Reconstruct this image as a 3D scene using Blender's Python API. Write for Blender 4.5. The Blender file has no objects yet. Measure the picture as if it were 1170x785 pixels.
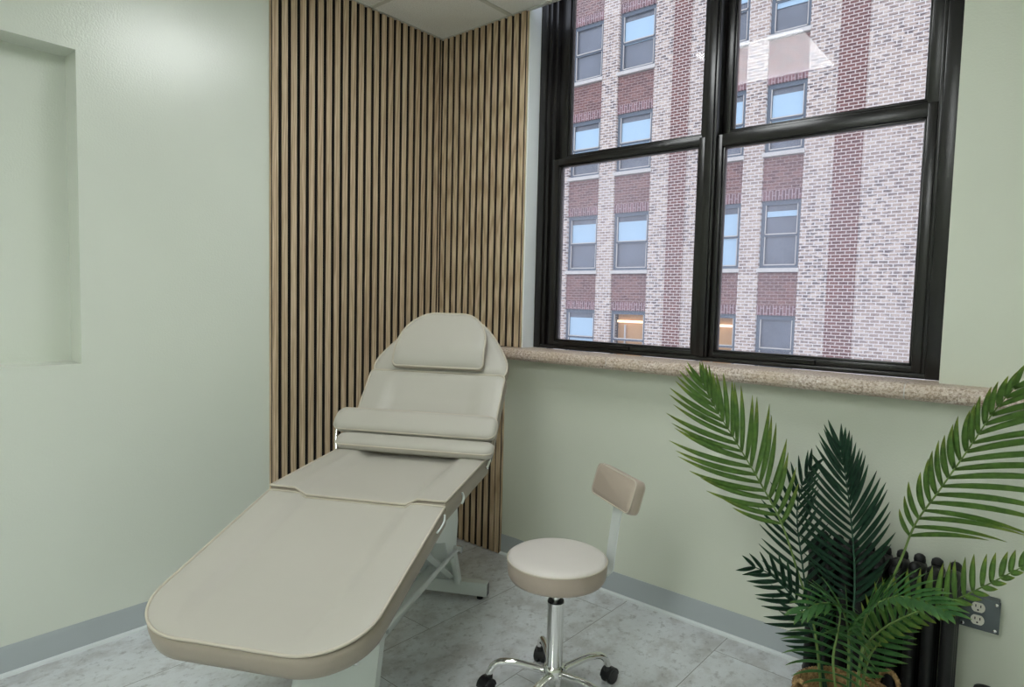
import bpy, bmesh, math, random
from mathutils import Vector, Matrix
random.seed(7)
R = math.radians
scene = bpy.context.scene
COL = scene.collection

# ------------------------------------------------------------------ camera
F_PX, YAW, PITCH, ROLL = 735.6, 0.7069, -0.0663, 0.0241
CAM = Vector((2.6143, -2.43, 1.2912))
fw = Vector((-math.sin(YAW)*math.cos(PITCH), math.cos(YAW)*math.cos(PITCH), math.sin(PITCH)))
rt = fw.cross(Vector((0, 0, 1))).normalized()
up = rt.cross(fw)
r2 = rt*math.cos(ROLL) + up*math.sin(ROLL)
u2 = -rt*math.sin(ROLL) + up*math.cos(ROLL)
cd = bpy.data.cameras.new('camera')
cam = bpy.data.objects.new('camera', cd)
COL.objects.link(cam)
cam.matrix_world = Matrix(((r2.x, u2.x, -fw.x, CAM.x), (r2.y, u2.y, -fw.y, CAM.y), (r2.z, u2.z, -fw.z, CAM.z), (0, 0, 0, 1)))
cd.sensor_fit = 'HORIZONTAL'
cd.sensor_width = 36.0
cd.lens = F_PX/1170*36.0
cd.clip_start = 0.02
cd.clip_end = 200
scene.camera = cam

# ------------------------------------------------------------------ colour management, world, lights
scene.view_settings.view_transform = 'Standard'
scene.view_settings.look = 'None'
scene.view_settings.exposure = 0.08
scene.view_settings.gamma = 1.0
scene.view_settings.use_curve_mapping = False
SKY_STRENGTH = 1.95
# x, y, half size along x, half size along y, strength
TROFFERS = [(1.275, -0.920, 0.29, 0.315, 13.0), (2.12, -3.25, 0.297, 0.60, 15.5), (2.12, -4.70, 0.297, 0.60, 15.5)]  # rear two are unseen panels added to brighten the room
H = 2.669

world = bpy.data.worlds.new('overcast_sky')
scene.world = world
world.use_nodes = True
wn = world.node_tree
wn.nodes.clear()
wo = wn.nodes.new('ShaderNodeOutputWorld')
wb = wn.nodes.new('ShaderNodeBackground')
wg = wn.nodes.new('ShaderNodeTexCoord')
ws = wn.nodes.new('ShaderNodeSeparateXYZ')
wr = wn.nodes.new('ShaderNodeValToRGB')
wr.color_ramp.elements[0].position = 0.45
wr.color_ramp.elements[0].color = (0.30, 0.33, 0.38, 1)
wr.color_ramp.elements[1].position = 0.62
wr.color_ramp.elements[1].color = (0.86, 0.93, 1.08, 1)
wm = wn.nodes.new('ShaderNodeMath'); wm.operation = 'MULTIPLY_ADD'
wm.inputs[1].default_value = 0.5; wm.inputs[2].default_value = 0.5
wn.links.new(wg.outputs['Generated'], ws.inputs[0])
wn.links.new(ws.outputs['Z'], wm.inputs[0])
wn.links.new(wm.outputs[0], wr.inputs[0])
wn.links.new(wr.outputs[0], wb.inputs['Color'])
wb.inputs['Strength'].default_value = SKY_STRENGTH
wn.links.new(wb.outputs[0], wo.inputs[0])


# ------------------------------------------------------------------ materials
def new_mat(name):
    m = bpy.data.materials.new(name)
    m.use_nodes = True
    nt = m.node_tree
    b = nt.nodes['Principled BSDF']
    return m, nt, b


def srgb(r, g, b):
    f = lambda c: (c/255/12.92) if c/255 <= 0.04045 else ((c/255+0.055)/1.055)**2.4
    return (f(r), f(g), f(b), 1)


def N(nt, typ, **kw):
    n = nt.nodes.new(typ)
    for k, v in kw.items():
        setattr(n, k, v)
    return n


def ramp(nt, fac, stops):
    r = nt.nodes.new('ShaderNodeValToRGB')
    els = r.color_ramp.elements
    while len(els) < len(stops):
        els.new(0.5)
    for e, (p, c) in zip(els, stops):
        e.position = p
        e.color = c
    nt.links.new(fac, r.inputs[0])
    return r.outputs[0]


def bump(nt, b, h, strength=0.2, dist=0.01):
    bm_ = nt.nodes.new('ShaderNodeBump')
    bm_.inputs['Strength'].default_value = strength
    bm_.inputs['Distance'].default_value = dist
    nt.links.new(h, bm_.inputs['Height'])
    nt.links.new(bm_.outputs[0], b.inputs['Normal'])
    nt.links.new(bm_.outputs[0], b.inputs['Coat Normal'])


def noise(nt, vec, scale, detail=4, rough=0.5, out='Fac'):
    n = nt.nodes.new('ShaderNodeTexNoise')
    n.inputs['Scale'].default_value = scale
    n.inputs['Detail'].default_value = detail
    n.inputs['Roughness'].default_value = rough
    if vec is not None:
        nt.links.new(vec, n.inputs['Vector'])
    return n.outputs[out]


def world_pos(nt):
    g = nt.nodes.new('ShaderNodeNewGeometry')
    return g.outputs['Position']


def obj_pos(nt):
    g = nt.nodes.new('ShaderNodeTexCoord')
    return g.outputs['Object']


def mapping(nt, vec, scale=(1, 1, 1), rot=(0, 0, 0), loc=(0, 0, 0)):
    m = nt.nodes.new('ShaderNodeMapping')
    m.inputs['Scale'].default_value = scale
    m.inputs['Rotation'].default_value = rot
    m.inputs['Location'].default_value = loc
    nt.links.new(vec, m.inputs['Vector'])
    return m.outputs[0]


def mixc(nt, fac, a, b, mode='MIX'):
    m = nt.nodes.new('ShaderNodeMix')
    m.data_type = 'RGBA'
    m.blend_type = mode
    for s, v in ((m.inputs[0], fac), (m.inputs[6], a), (m.inputs[7], b)):
        if hasattr(v, 'is_linked'):
            nt.links.new(v, s)
        else:
            s.default_value = v
    return m.outputs[2]


def simple(name, col, rough=0.5, metal=0.0, coat=0.0, bumpscale=None, bstr=0.1, bdist=0.002, vary=0.0, spec=0.5):
    m, nt, b = new_mat(name)
    b.inputs['Base Color'].default_value = col
    b.inputs['Roughness'].default_value = rough
    b.inputs['Metallic'].default_value = metal
    b.inputs['Specular IOR Level'].default_value = spec
    if coat:
        b.inputs['Coat Weight'].default_value = coat
    p = obj_pos(nt)
    if bumpscale:
        bump(nt, b, noise(nt, p, bumpscale, 3), bstr, bdist)
    if vary:
        f = noise(nt, p, 6.0, 4)
        dark = tuple(c*(1-vary) for c in col[:3])+(1,)
        lite = tuple(min(1, c*(1+vary)) for c in col[:3])+(1,)
        nt.links.new(ramp(nt, f, [(0.3, dark), (0.7, lite)]), b.inputs['Base Color'])
    return m


def wall_paint(name, col, rough, bs=0.38):
    m, nt, b = new_mat(name)
    p = world_pos(nt)
    f = noise(nt, p, 1.3, 3)
    a = tuple(c*0.97 for c in col[:3])+(1,)
    c2 = tuple(min(1, c*1.03) for c in col[:3])+(1,)
    nt.links.new(ramp(nt, f, [(0.3, a), (0.7, c2)]), b.inputs['Base Color'])
    b.inputs['Roughness'].default_value = rough
    bump(nt, b, noise(nt, p, 150, 2, 0.5), bs, 0.0016)
    return m


M = {}
M['wall'] = wall_paint('sage_cream_wall_paint', srgb(214, 219, 207), 0.33)
for _n in M['wall'].node_tree.nodes:
    if _n.type == 'BSDF_PRINCIPLED':
        _n.inputs['Coat Weight'].default_value = 0.8
        _n.inputs['Coat Roughness'].default_value = 0.21
M['wall_flat'] = wall_paint('sage_cream_flat_paint', srgb(213, 217, 202), 0.5)
M['jamb'] = wall_paint('daylit_reveal_paint', srgb(240, 244, 246), 0.45)  # wall paint whitened on the reveal, window daylight put into its colour
M['black_paint'] = simple('black_gloss_frame_paint', srgb(22, 20, 19), 0.28, bumpscale=40, bstr=0.25, bdist=0.002, vary=0.3)
M['white_metal'] = simple('white_powder_coat', srgb(214, 220, 218), 0.35)
M['chrome'] = simple('chrome', (0.78, 0.78, 0.76, 1), 0.09, metal=1.0)
M['black_plastic'] = simple('black_plastic', srgb(18, 18, 20), 0.35)
M['rubber'] = simple('black_rubber', srgb(22, 22, 22), 0.7)
M['base_vinyl'] = simple('grey_vinyl_base', srgb(174, 181, 184), 0.45)
M['caulk'] = simple('pale_base_toe', srgb(214, 220, 220), 0.4)
M['iron'] = simple('black_cast_iron_paint', srgb(14, 15, 16), 0.5, bumpscale=60, bstr=0.3, bdist=0.001)
M['box_metal'] = simple('grey_galvanised_box', srgb(92, 100, 102), 0.45, metal=0.35, vary=0.12)
M['outlet_white'] = simple('ivory_outlet_plastic', srgb(222, 220, 206), 0.4)
M['slot'] = simple('dark_slot', srgb(30, 28, 28), 0.6)
M['felt'] = simple('black_felt', srgb(20, 18, 17), 0.95, bumpscale=300, bstr=0.5)
M['slat_core'] = simple('dark_brown_slat_core', srgb(58, 46, 36), 0.8)
M['soil'] = simple('dark_filler_moss', srgb(30, 26, 18), 0.95, bumpscale=60, bstr=0.8, bdist=0.01, vary=0.4)
M['grid'] = simple('ceiling_grid_white', srgb(200, 200, 190), 0.4)
M['sash_grey'] = simple('blue_grey_sash_paint', srgb(88, 102, 118), 0.5)
M['blind'] = simple('pale_blue_roller_blind', srgb(176, 206, 228), 0.7)
M['stone_sill'] = simple('pale_limestone_sill', srgb(205, 200, 196), 0.8, vary=0.06)
M['valance'] = simple('dim_room_interior', srgb(92, 88, 88), 0.9, vary=0.2)
M['warm_wall'] = simple('warm_interior_wall', srgb(205, 160, 115), 0.9)


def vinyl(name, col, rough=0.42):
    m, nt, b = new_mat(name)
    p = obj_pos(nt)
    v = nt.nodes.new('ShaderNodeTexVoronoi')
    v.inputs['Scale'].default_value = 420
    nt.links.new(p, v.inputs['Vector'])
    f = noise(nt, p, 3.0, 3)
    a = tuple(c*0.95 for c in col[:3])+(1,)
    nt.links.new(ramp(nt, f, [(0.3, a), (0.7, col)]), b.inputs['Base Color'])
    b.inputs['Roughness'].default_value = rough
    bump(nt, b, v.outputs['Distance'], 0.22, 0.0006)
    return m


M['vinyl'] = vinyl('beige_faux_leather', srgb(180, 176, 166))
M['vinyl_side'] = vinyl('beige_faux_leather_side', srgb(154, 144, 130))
M['piping'] = simple('beige_piping', srgb(190, 182, 166), 0.45)
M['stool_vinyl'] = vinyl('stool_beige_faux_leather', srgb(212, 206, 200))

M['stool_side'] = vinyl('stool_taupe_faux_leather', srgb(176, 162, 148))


def oak():
    m, nt, b = new_mat('light_oak_veneer')
    g = world_pos(nt)
    oi = nt.nodes.new('ShaderNodeObjectInfo')
    # long vertical grain, different on each slat (the x/y position changes the seed)
    n1 = noise(nt, mapping(nt, g, (38, 38, 1.1)), 1.0, 4, 0.6)
    w = nt.nodes.new('ShaderNodeTexWave')
    w.wave_type = 'RINGS'
    w.inputs['Scale'].default_value = 1.0
    w.inputs['Distortion'].default_value = 9.0
    w.inputs['Detail'].default_value = 3.0
    w.inputs['Detail Scale'].default_value = 1.6
    nt.links.new(mapping(nt, g, (24, 24, 1.6)), w.inputs['Vector'])
    f = nt.nodes.new('ShaderNodeMath'); f.operation = 'MULTIPLY_ADD'
    nt.links.new(w.outputs['Fac'], f.inputs[0]); f.inputs[1].default_value = 0.35
    nt.links.new(n1, f.inputs[2])
    c = ramp(nt, f.outputs[0], [(0.35, srgb(222, 202, 172)), (0.62, srgb(206, 184, 154)), (0.9, srgb(168, 144, 116))])
    fine = noise(nt, mapping(nt, g, (500, 500, 9)), 1.0, 2)
    c = mixc(nt, ramp(nt, fine, [(0.35, (0.6, 0.6, 0.6, 1)), (0.6, (0, 0, 0, 1))]), c, srgb(158, 134, 102))
    nt.links.new(c, b.inputs['Base Color'])
    b.inputs['Roughness'].default_value = 0.55
    bump(nt, b, fine, 0.15, 0.0005)
    return m


M['oak'] = oak()


def floor_mat():
    m, nt, b = new_mat('grey_stone_vinyl_tiles')
    p = world_pos(nt)
    # planks run along y: brick rows along x
    s = nt.nodes.new('ShaderNodeSeparateXYZ'); nt.links.new(p, s.inputs[0])
    cxy = nt.nodes.new('ShaderNodeCombineXYZ')
    nt.links.new(s.outputs['Y'], cxy.inputs['X'])
    nt.links.new(s.outputs['X'], cxy.inputs['Y'])
    mv = mapping(nt, cxy.outputs[0], (1, 1, 1), loc=(0.143+0.95*4, -0.80+0.4475*3, 0))
    br = nt.nodes.new('ShaderNodeTexBrick')
    br.offset = 0.655
    br.inputs['Scale'].default_value = 1.0
    br.inputs['Brick Width'].default_value = 0.95
    br.inputs['Row Height'].default_value = 0.4475
    br.inputs['Mortar Size'].default_value = 0.0014
    br.inputs['Mortar Smooth'].default_value = 0.2
    br.inputs['Bias'].default_value = 0.0
    br.inputs['Color1'].default_value = (0.0, 0.0, 0.0, 1)
    br.inputs['Color2'].default_value = (1, 1, 1, 1)
    br.inputs['Mortar'].default_value = (0.5, 0.5, 0.5, 1)
    nt.links.new(mv, br.inputs['Vector'])
    # offset the stone figure per tile
    addv = nt.nodes.new('ShaderNodeVectorMath'); addv.operation = 'MULTIPLY_ADD'
    nt.links.new(br.outputs['Color'], addv.inputs[0])
    addv.inputs[1].default_value = (3.1, 5.7, 2.2)
    nt.links.new(p, addv.inputs[2])
    a1 = noise(nt, mapping(nt, addv.outputs[0], (2.6, 2.0, 1)), 1.6, 10, 0.68)
    a2 = noise(nt, mapping(nt, addv.outputs[0], (1.0, 0.7, 1), (0, 0, 0.6)), 10.0, 8, 0.7)
    c1 = ramp(nt, a1, [(0.30, srgb(176, 178, 180)), (0.45, srgb(206, 209, 211)), (0.56, srgb(214, 218, 221)), (0.70, srgb(222, 226, 230))])
    c2 = mixc(nt, ramp(nt, a2, [(0.38, (0.55, 0.55, 0.55, 1)), (0.52, (0, 0, 0, 1))]), c1, srgb(168, 166, 164))
    a3 = noise(nt, mapping(nt, addv.outputs[0], (1.0, 0.8, 1), (0, 0, 0.3)), 34.0, 6, 0.7)
    c2 = mixc(nt, ramp(nt, a3, [(0.34, (0.65, 0.65, 0.65, 1)), (0.46, (0, 0, 0, 1))]), c2, srgb(146, 146, 146))
    tone = mixc(nt, 0.10, c2, br.outputs['Color'], 'SOFT_LIGHT')
    c3 = mixc(nt, br.outputs['Fac'], tone, srgb(120, 120, 116))
    nt.links.new(c3, b.inputs['Base Color'])
    b.inputs['Roughness'].default_value = 0.38
    bump(nt, b, a2, 0.08, 0.002)
    return m


M['floor'] = floor_mat()


def ceiling_mat():
    m, nt, b = new_mat('speckled_ceiling_tile')
    p = world_pos(nt)
    n1 = noise(nt, p, 260, 2, 0.6)
    c = ramp(nt, n1, [(0.30, srgb(176, 176, 170)), (0.42, srgb(234, 234, 228)), (1.0, srgb(238, 238, 232))])
    nt.links.new(c, b.inputs['Base Color'])
    b.inputs['Roughness'].default_value = 0.9
    bump(nt, b, n1, 0.3, 0.002)
    return m


M['ceiling'] = ceiling_mat()


def granite():
    m, nt, b = new_mat('speckled_pink_granite')
    p = world_pos(nt)
    n1 = noise(nt, p, 130, 3, 0.7)
    n2 = noise(nt, p, 9, 4, 0.6)
    c = ramp(nt, n1, [(0.34, srgb(122, 102, 90)), (0.46, srgb(184, 166, 152)), (0.56, srgb(212, 198, 188)), (0.72, srgb(234, 226, 220))])
    c = mixc(nt, ramp(nt, n2, [(0.35, (0, 0, 0, 1)), (0.7, (0.5, 0.5, 0.5, 1))]), c, srgb(188, 168, 142))
    nt.links.new(c, b.inputs['Base Color'])
    b.inputs['Roughness'].default_value = 0.5
    bump(nt, b, n1, 0.4, 0.002)
    return m


M['granite'] = granite()


def brick(name, c1, c2, mort, w=0.235, h=0.093, ms=0.012, vertical=False, dark=None):
    m, nt, b = new_mat(name)
    p = world_pos(nt)
    s = nt.nodes.new('ShaderNodeSeparateXYZ'); nt.links.new(p, s.inputs[0])
    c = nt.nodes.new('ShaderNodeCombineXYZ')
    nt.links.new(s.outputs['Z' if vertical else 'X'], c.inputs['X'])
    nt.links.new(s.outputs['X' if vertical else 'Z'], c.inputs['Y'])
    br = nt.nodes.new('ShaderNodeTexBrick')
    br.offset = 0.5
    br.inputs['Scale'].default_value = 1.0
    br.inputs['Brick Width'].default_value = w
    br.inputs['Row Height'].default_value = h
    br.inputs['Mortar Size'].default_value = ms
    br.inputs['Mortar Smooth'].default_value = 0.1
    br.inputs['Color1'].default_value = c1
    br.inputs['Color2'].default_value = c2
    br.inputs['Mortar'].default_value = mort
    nt.links.new(mapping(nt, c.outputs[0], loc=(40, 40, 0)), br.inputs['Vector'])
    out = br.outputs['Color']
    if dark:
        v = noise(nt, mapping(nt, p, (4.2, 1, 10.7)), 1.0, 1)
        v2 = noise(nt, p, 0.5, 3)
        am = N(nt, 'ShaderNodeMath', operation='MULTIPLY')
        nt.links.new(ramp(nt, v, [(0.50, (0, 0, 0, 1)), (0.56, (1, 1, 1, 1))]), am.inputs[0])
        nt.links.new(ramp(nt, v2, [(0.35, (0.25, 0.25, 0.25, 1)), (0.6, (0.9, 0.9, 0.9, 1))]), am.inputs[1])
        inv = N(nt, 'ShaderNodeMath', operation='SUBTRACT'); inv.inputs[0].default_value = 1.0
        nt.links.new(br.outputs['Fac'], inv.inputs[1])
        am2 = N(nt, 'ShaderNodeMath', operation='MULTIPLY')
        nt.links.new(am.outputs[0], am2.inputs[0]); nt.links.new(inv.outputs[0], am2.inputs[1])
        out = mixc(nt, am2.outputs[0], out, dark)
    nt.links.new(out, b.inputs['Base Color'])
    b.inputs['Roughness'].default_value = 0.9
    return m


M['tan_brick'] = brick('tan_face_brick', srgb(206, 186, 172), srgb(160, 138, 128), srgb(226, 218, 214), ms=0.013, dark=srgb(96, 84, 88))
M['red_brick'] = brick('dark_red_brick', srgb(120, 70, 64), srgb(92, 50, 50), srgb(212, 198, 192))
M['span_brick'] = brick('plum_red_brick', srgb(132, 90, 86), srgb(98, 64, 66), srgb(168, 144, 140), ms=0.009)
M['soldier'] = brick('soldier_course_brick', srgb(136, 94, 98), srgb(96, 64, 70), srgb(178, 156, 160), w=0.30, h=0.093, ms=0.012, vertical=True)


def leaf(name, base, tip, vein):
    m, nt, b = new_mat(name)
    at = nt.nodes.new('ShaderNodeAttribute'); at.attribute_name = 'leaf_t'
    c = ramp(nt, at.outputs['Fac'], [(0.0, base), (0.6, base), (1.0, tip)])
    f = noise(nt, obj_pos(nt), 60, 3)
    c = mixc(nt, ramp(nt, f, [(0.4, (0, 0, 0, 1)), (0.7, (0.6, 0.6, 0.6, 1))]), c, vein)
    nt.links.new(c, b.inputs['Base Color'])
    b.inputs['Roughness'].default_value = 0.42
    b.inputs['Subsurface Weight'].default_value = 0.0
    return m


M['leaf_light'] = leaf('light_palm_leaf', srgb(122, 160, 80), srgb(178, 190, 84), srgb(92, 132, 66))
M['leaf_mid'] = leaf('mid_palm_leaf', srgb(82, 134, 72), srgb(120, 160, 78), srgb(58, 106, 60))
M['leaf_dark'] = leaf('dark_palm_leaf', srgb(48, 86, 64), srgb(64, 106, 70), srgb(32, 62, 50))
M['stem'] = simple('olive_palm_stem', srgb(112, 138, 74), 0.5, vary=0.15)


def weave():
    m, nt, b = new_mat('seagrass_weave')
    p = obj_pos(nt)
    s = nt.nodes.new('ShaderNodeSeparateXYZ'); nt.links.new(p, s.inputs[0])
    n1 = noise(nt, p, 90, 4, 0.7)
    c = ramp(nt, n1, [(0.3, srgb(96, 72, 44)), (0.5, srgb(150, 120, 78)), (0.75, srgb(186, 156, 108))])
    nt.links.new(c, b.inputs['Base Color'])
    b.inputs['Roughness'].default_value = 0.8
    bump(nt, b, n1, 0.6, 0.002)
    return m


M['weave'] = weave()


def glass(name, haze, hazecol):
    m = bpy.data.materials.new(name)
    m.use_nodes = True
    nt = m.node_tree
    nt.nodes.clear()
    o = nt.nodes.new('ShaderNodeOutputMaterial')
    tr = nt.nodes.new('ShaderNodeBsdfTransparent')
    gl = nt.nodes.new('ShaderNodeBsdfGlossy'); gl.inputs['Roughness'].default_value = 0.01
    fr = nt.nodes.new('ShaderNodeFresnel'); fr.inputs['IOR'].default_value = 1.27
    mx = nt.nodes.new('ShaderNodeMixShader')
    nt.links.new(fr.outputs[0], mx.inputs[0])
    nt.links.new(tr.outputs[0], mx.inputs[1]); nt.links.new(gl.outputs[0], mx.inputs[2])
    last = mx.outputs[0]
    if haze:
        df = nt.nodes.new('ShaderNodeBsdfTranslucent'); df.inputs['Color'].default_value = hazecol
        m2 = nt.nodes.new('ShaderNodeMixShader')
        f = noise(nt, obj_pos(nt), 2.0, 5, 0.6)
        mr = nt.nodes.new('ShaderNodeMapRange')
        nt.links.new(f, mr.inputs[0])
        mr.inputs[1].default_value = 0.3; mr.inputs[2].default_value = 0.7
        mr.inputs[3].default_value = haze*0.7; mr.inputs[4].default_value = haze*1.3
        nt.links.new(mr.outputs[0], m2.inputs[0])
        nt.links.new(last, m2.inputs[1]); nt.links.new(df.outputs[0], m2.inputs[2])
        last = m2.outputs[0]
    nt.links.new(last, o.inputs[0])
    return m


M['glass_clean'] = glass('window_glass', 0.05, (0.95, 0.97, 1.0, 1))
M['glass_hazy'] = glass('hazy_window_glass', 0.12, (0.92, 0.93, 1.0, 1))  # lower panes: stronger milky translucent mix


def far_glass(name, col):
    m, nt, b = new_mat(name)
    b.inputs['Base Color'].default_value = col
    b.inputs['Roughness'].default_value = 0.12
    f = noise(nt, obj_pos(nt), 0.8, 4)
    dark = tuple(c*0.7 for c in col[:3])+(1,)
    nt.links.new(ramp(nt, f, [(0.35, dark), (0.65, col)]), b.inputs['Base Color'])
    return m


M['pane_dark'] = far_glass('grey_blue_far_glass', srgb(112, 120, 134))


def emis(name, col, st):
    m, nt, b = new_mat(name)
    b.inputs['Base Color'].default_value = (0.8, 0.8, 0.8, 1)
    b.inputs['Emission Color'].default_value = col
    b.inputs['Emission Strength'].default_value = st
    return m


M['warm_lamp'] = emis('warm_lit_fixture', (1.0, 0.72, 0.38, 1), 1.6)


# ------------------------------------------------------------------ mesh helpers
def link(name, me, parent=None):
    o = bpy.data.objects.new(name, me)
    COL.objects.link(o)
    if parent is not None:
        o.parent = parent
    return o


def finish(name, bm_, mat, parent=None, smooth=False, autosmooth=None):
    bmesh.ops.recalc_face_normals(bm_, faces=bm_.faces[:])
    me = bpy.data.meshes.new(name)
    bm_.to_mesh(me)
    bm_.free()
    for m_ in (mat if isinstance(mat, (list, tuple)) else [mat]):
        me.materials.append(m_)
    if smooth or autosmooth:
        me.polygons.foreach_set('use_smooth', [True]*len(me.polygons))
        if autosmooth:
            me.set_sharp_from_angle(angle=R(autosmooth))
    return link(name, me, parent)


def BM():
    return bmesh.new()


def box(bm_, x0, x1, y0, y1, z0, z1, mi=0, mtx=None):
    vs = [bm_.verts.new((x, y, z)) for z in (z0, z1) for y in (y0, y1) for x in (x0, x1)]
    if mtx is not None:
        for v in vs:
            v.co = mtx @ v.co
    fs = [(0, 1, 3, 2), (4, 6, 7, 5), (0, 4, 5, 1), (2, 3, 7, 6), (0, 2, 6, 4), (1, 5, 7, 3)]
    out = []
    for f in fs:
        fc = bm_.faces.new([vs[i] for i in f]); fc.material_index = mi; out.append(fc)
    return vs, out


def bbox(bm_, x0, x1, y0, y1, z0, z1, bev=0.003, seg=2, mi=0, mtx=None):
    t = bmesh.new()
    box(t, x0, x1, y0, y1, z0, z1, mi)
    bmesh.ops.bevel(t, geom=t.edges[:], offset=bev, segments=seg, profile=0.5, affect='EDGES')
    for f in t.faces:
        f.material_index = mi
    if mtx is not None:
        bmesh.ops.transform(t, matrix=mtx, verts=t.verts[:])
    me = bpy.data.meshes.new('tmp'); t.to_mesh(me); t.free()
    bm_.from_mesh(me); bpy.data.meshes.remove(me)


def catmull(pts, n=8):
    P = [Vector(p) for p in pts]
    P = [P[0]*2-P[1]] + P + [P[-1]*2-P[-2]]
    out = []
    for i in range(1, len(P)-2):
        for k in range(n):
            t = k/n
            a, b, c, d = P[i-1], P[i], P[i+1], P[i+2]
            out.append(0.5*((2*b)+(c-a)*t+(2*a-5*b+4*c-d)*t*t+(3*b-a-3*c+d)*t*t*t))
    out.append(P[-2].copy())
    return out


def tube(bm_, pts, rad, sides=10, closed=False, cap=True, mi=0):
    pts = [Vector(p) for p in pts]
    n = len(pts)
    rads = rad if isinstance(rad, (list, tuple)) else [rad]*n
    rings = []
    prev = None
    for i, p in enumerate(pts):
        if closed:
            t = (pts[(i+1) % n]-pts[i-1]).normalized()
        else:
            t = (pts[min(i+1, n-1)]-pts[max(i-1, 0)]).normalized()
        if prev is None:
            a = Vector((0, 0, 1)) if abs(t.z) < 0.9 else Vector((1, 0, 0))
            u = (a-t*a.dot(t)).normalized()
        else:
            u = (prev-t*prev.dot(t)).normalized()
        prev = u
        v = t.cross(u)
        rings.append([bm_.verts.new(p+(u*math.cos(2*math.pi*k/sides)+v*math.sin(2*math.pi*k/sides))*rads[i]) for k in range(sides)])
    for i in range(n if closed else n-1):
        a, b = rings[i], rings[(i+1) % n]
        for k in range(sides):
            f = bm_.faces.new((a[k], a[(k+1) % sides], b[(k+1) % sides], b[k])); f.material_index = mi
    if cap and not closed:
        bm_.faces.new(rings[0][::-1]).material_index = mi
        bm_.faces.new(rings[-1]).material_index = mi
    return rings


def lathe(bm_, prof, c=(0, 0, 0), seg=32, mi=0, axis='z'):
    c = Vector(c)
    rings = []
    for r, z in prof:
        ring = []
        for k in range(seg):
            a = 2*math.pi*k/seg
            if axis == 'z':
                ring.append(bm_.verts.new(c+Vector((r*math.cos(a), r*math.sin(a), z))))
            elif axis == 'y':
                ring.append(bm_.verts.new(c+Vector((r*math.cos(a), z, r*math.sin(a)))))
            else:
                ring.append(bm_.verts.new(c+Vector((z, r*math.cos(a), r*math.sin(a)))))
        rings.append(ring)
    for a, b in zip(rings, rings[1:]):
        for k in range(seg):
            f = bm_.faces.new((a[k], a[(k+1) % seg], b[(k+1) % seg], b[k])); f.material_index = mi
    bm_.faces.new(rings[0][::-1]).material_index = mi
    bm_.faces.new(rings[-1]).material_index = mi


def prism(bm_, poly, axis, a0, a1, mi=0):
    """extrude a 2-D polygon along an axis ('x': poly=(y,z), 'y': poly=(x,z), 'z': poly=(x,y))"""
    def P(q, a):
        return {'x': (a, q[0], q[1]), 'y': (q[0], a, q[1]), 'z': (q[0], q[1], a)}[axis]
    A = [bm_.verts.new(P(q, a0)) for q in poly]
    B = [bm_.verts.new(P(q, a1)) for q in poly]
    n = len(poly)
    bm_.faces.new(A[::-1]).material_index = mi
    bm_.faces.new(B).material_index = mi
    for i in range(n):
        bm_.faces.new((A[i], A[(i+1) % n], B[(i+1) % n], B[i])).material_index = mi


def empty(name, loc, rz=0.0):
    o = bpy.data.objects.new(name, None)
    COL.objects.link(o)
    o.location = loc
    o.rotation_euler = (0, 0, rz)
    o.empty_display_size = 0.1
    return o


def tag(o, label, cat, group=None):
    o['label'] = label
    o['category'] = cat
    if group:
        o['group'] = group
    return o


def structure(o):
    o['kind'] = 'structure'
    return o


# ------------------------------------------------------------------ room shell
RX, RY = 4.2, -5.4          # far right wall, back wall
WX0, WX1, WZ0, WZ1 = 0.602, 2.326, 1.062, 2.86   # window opening
WD = 0.20                   # wall depth beyond the inner face

b = BM(); box(b, -0.15, RX+0.15, RY-0.15, 0.0, -0.12, 0.0)
structure(finish('floor', b, M['floor']))

b = BM(); box(b, -0.15, RX+0.15, RY-0.15, 0.0, H, H+0.03)
structure(finish('ceiling', b, M['ceiling']))

# left wall with the recessed niche
NY1, NY0, NZ0, NZ1, ND = -1.698, -3.35, 1.034, 2.110, 0.115
b = BM()
box(b, -0.15, 0, NY1, WD, 0, H+0.2)
box(b, -0.15, 0, RY, NY0, 0, H+0.2)
box(b, -0.15, 0, NY0, NY1, 0, NZ0)
box(b, -0.15, 0, NY0, NY1, NZ1, H+0.2)
box(b, -0.15, -ND, NY0, NY1, NZ0, NZ1)
structure(finish('wall_left', b, M['wall']))

# window wall
b = BM()
box(b, 0, WX0, 0, WD, 0, 3.0)
box(b, WX1, RX+0.15, 0, WD, 0, 3.0)
box(b, WX0, WX1, 0, WD, 0, WZ0-0.03)
box(b, WX0, WX1, 0, WD, WZ1, 3.0)
structure(finish('wall_window', b, M['wall_flat']))
b = BM(); box(b, WX0, WX0+0.006, -0.0, 0.082, WZ0, WZ1)
structure(finish('trim_1', b, M['jamb']))

b = BM(); box(b, RX, RX+0.15, RY-0.15, 0.0, 0, H)
structure(finish('wall_right', b, M['wall_flat']))
b = BM(); box(b, -0.15, RX, RY-0.15, RY, 0, H)
structure(finish('wall_back', b, M['wall_flat']))

# ceiling grid: wall angles and T bars
b = BM()
box(b, 0.0, RX, -0.022, 0.0, H-0.004, H)
box(b, 0.0, 0.022, RY, -0.022, H-0.004, H)
structure(finish('trim_2', b, M['grid']))
b = BM()
for x in (0.495, 1.713, 2.322, 2.931, 3.54):
    box(b, x-0.012, x+0.012, RY, -0.022, H-0.0035, H-0.0002)
for k in range(9):
    y = -0.485-0.61*k
    if k == 1:
        box(b, 1.62, RX, y-0.012, y+0.012, H-0.0035, H-0.0002)
        box(b, 0.022, 0.93, y-0.012, y+0.012, H-0.0035, H-0.0002)
    else:
        box(b, 0.022, RX, y-0.012, y+0.012, H-0.0035, H-0.0002)
structure(finish('trim_3', b, M['grid']))


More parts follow.
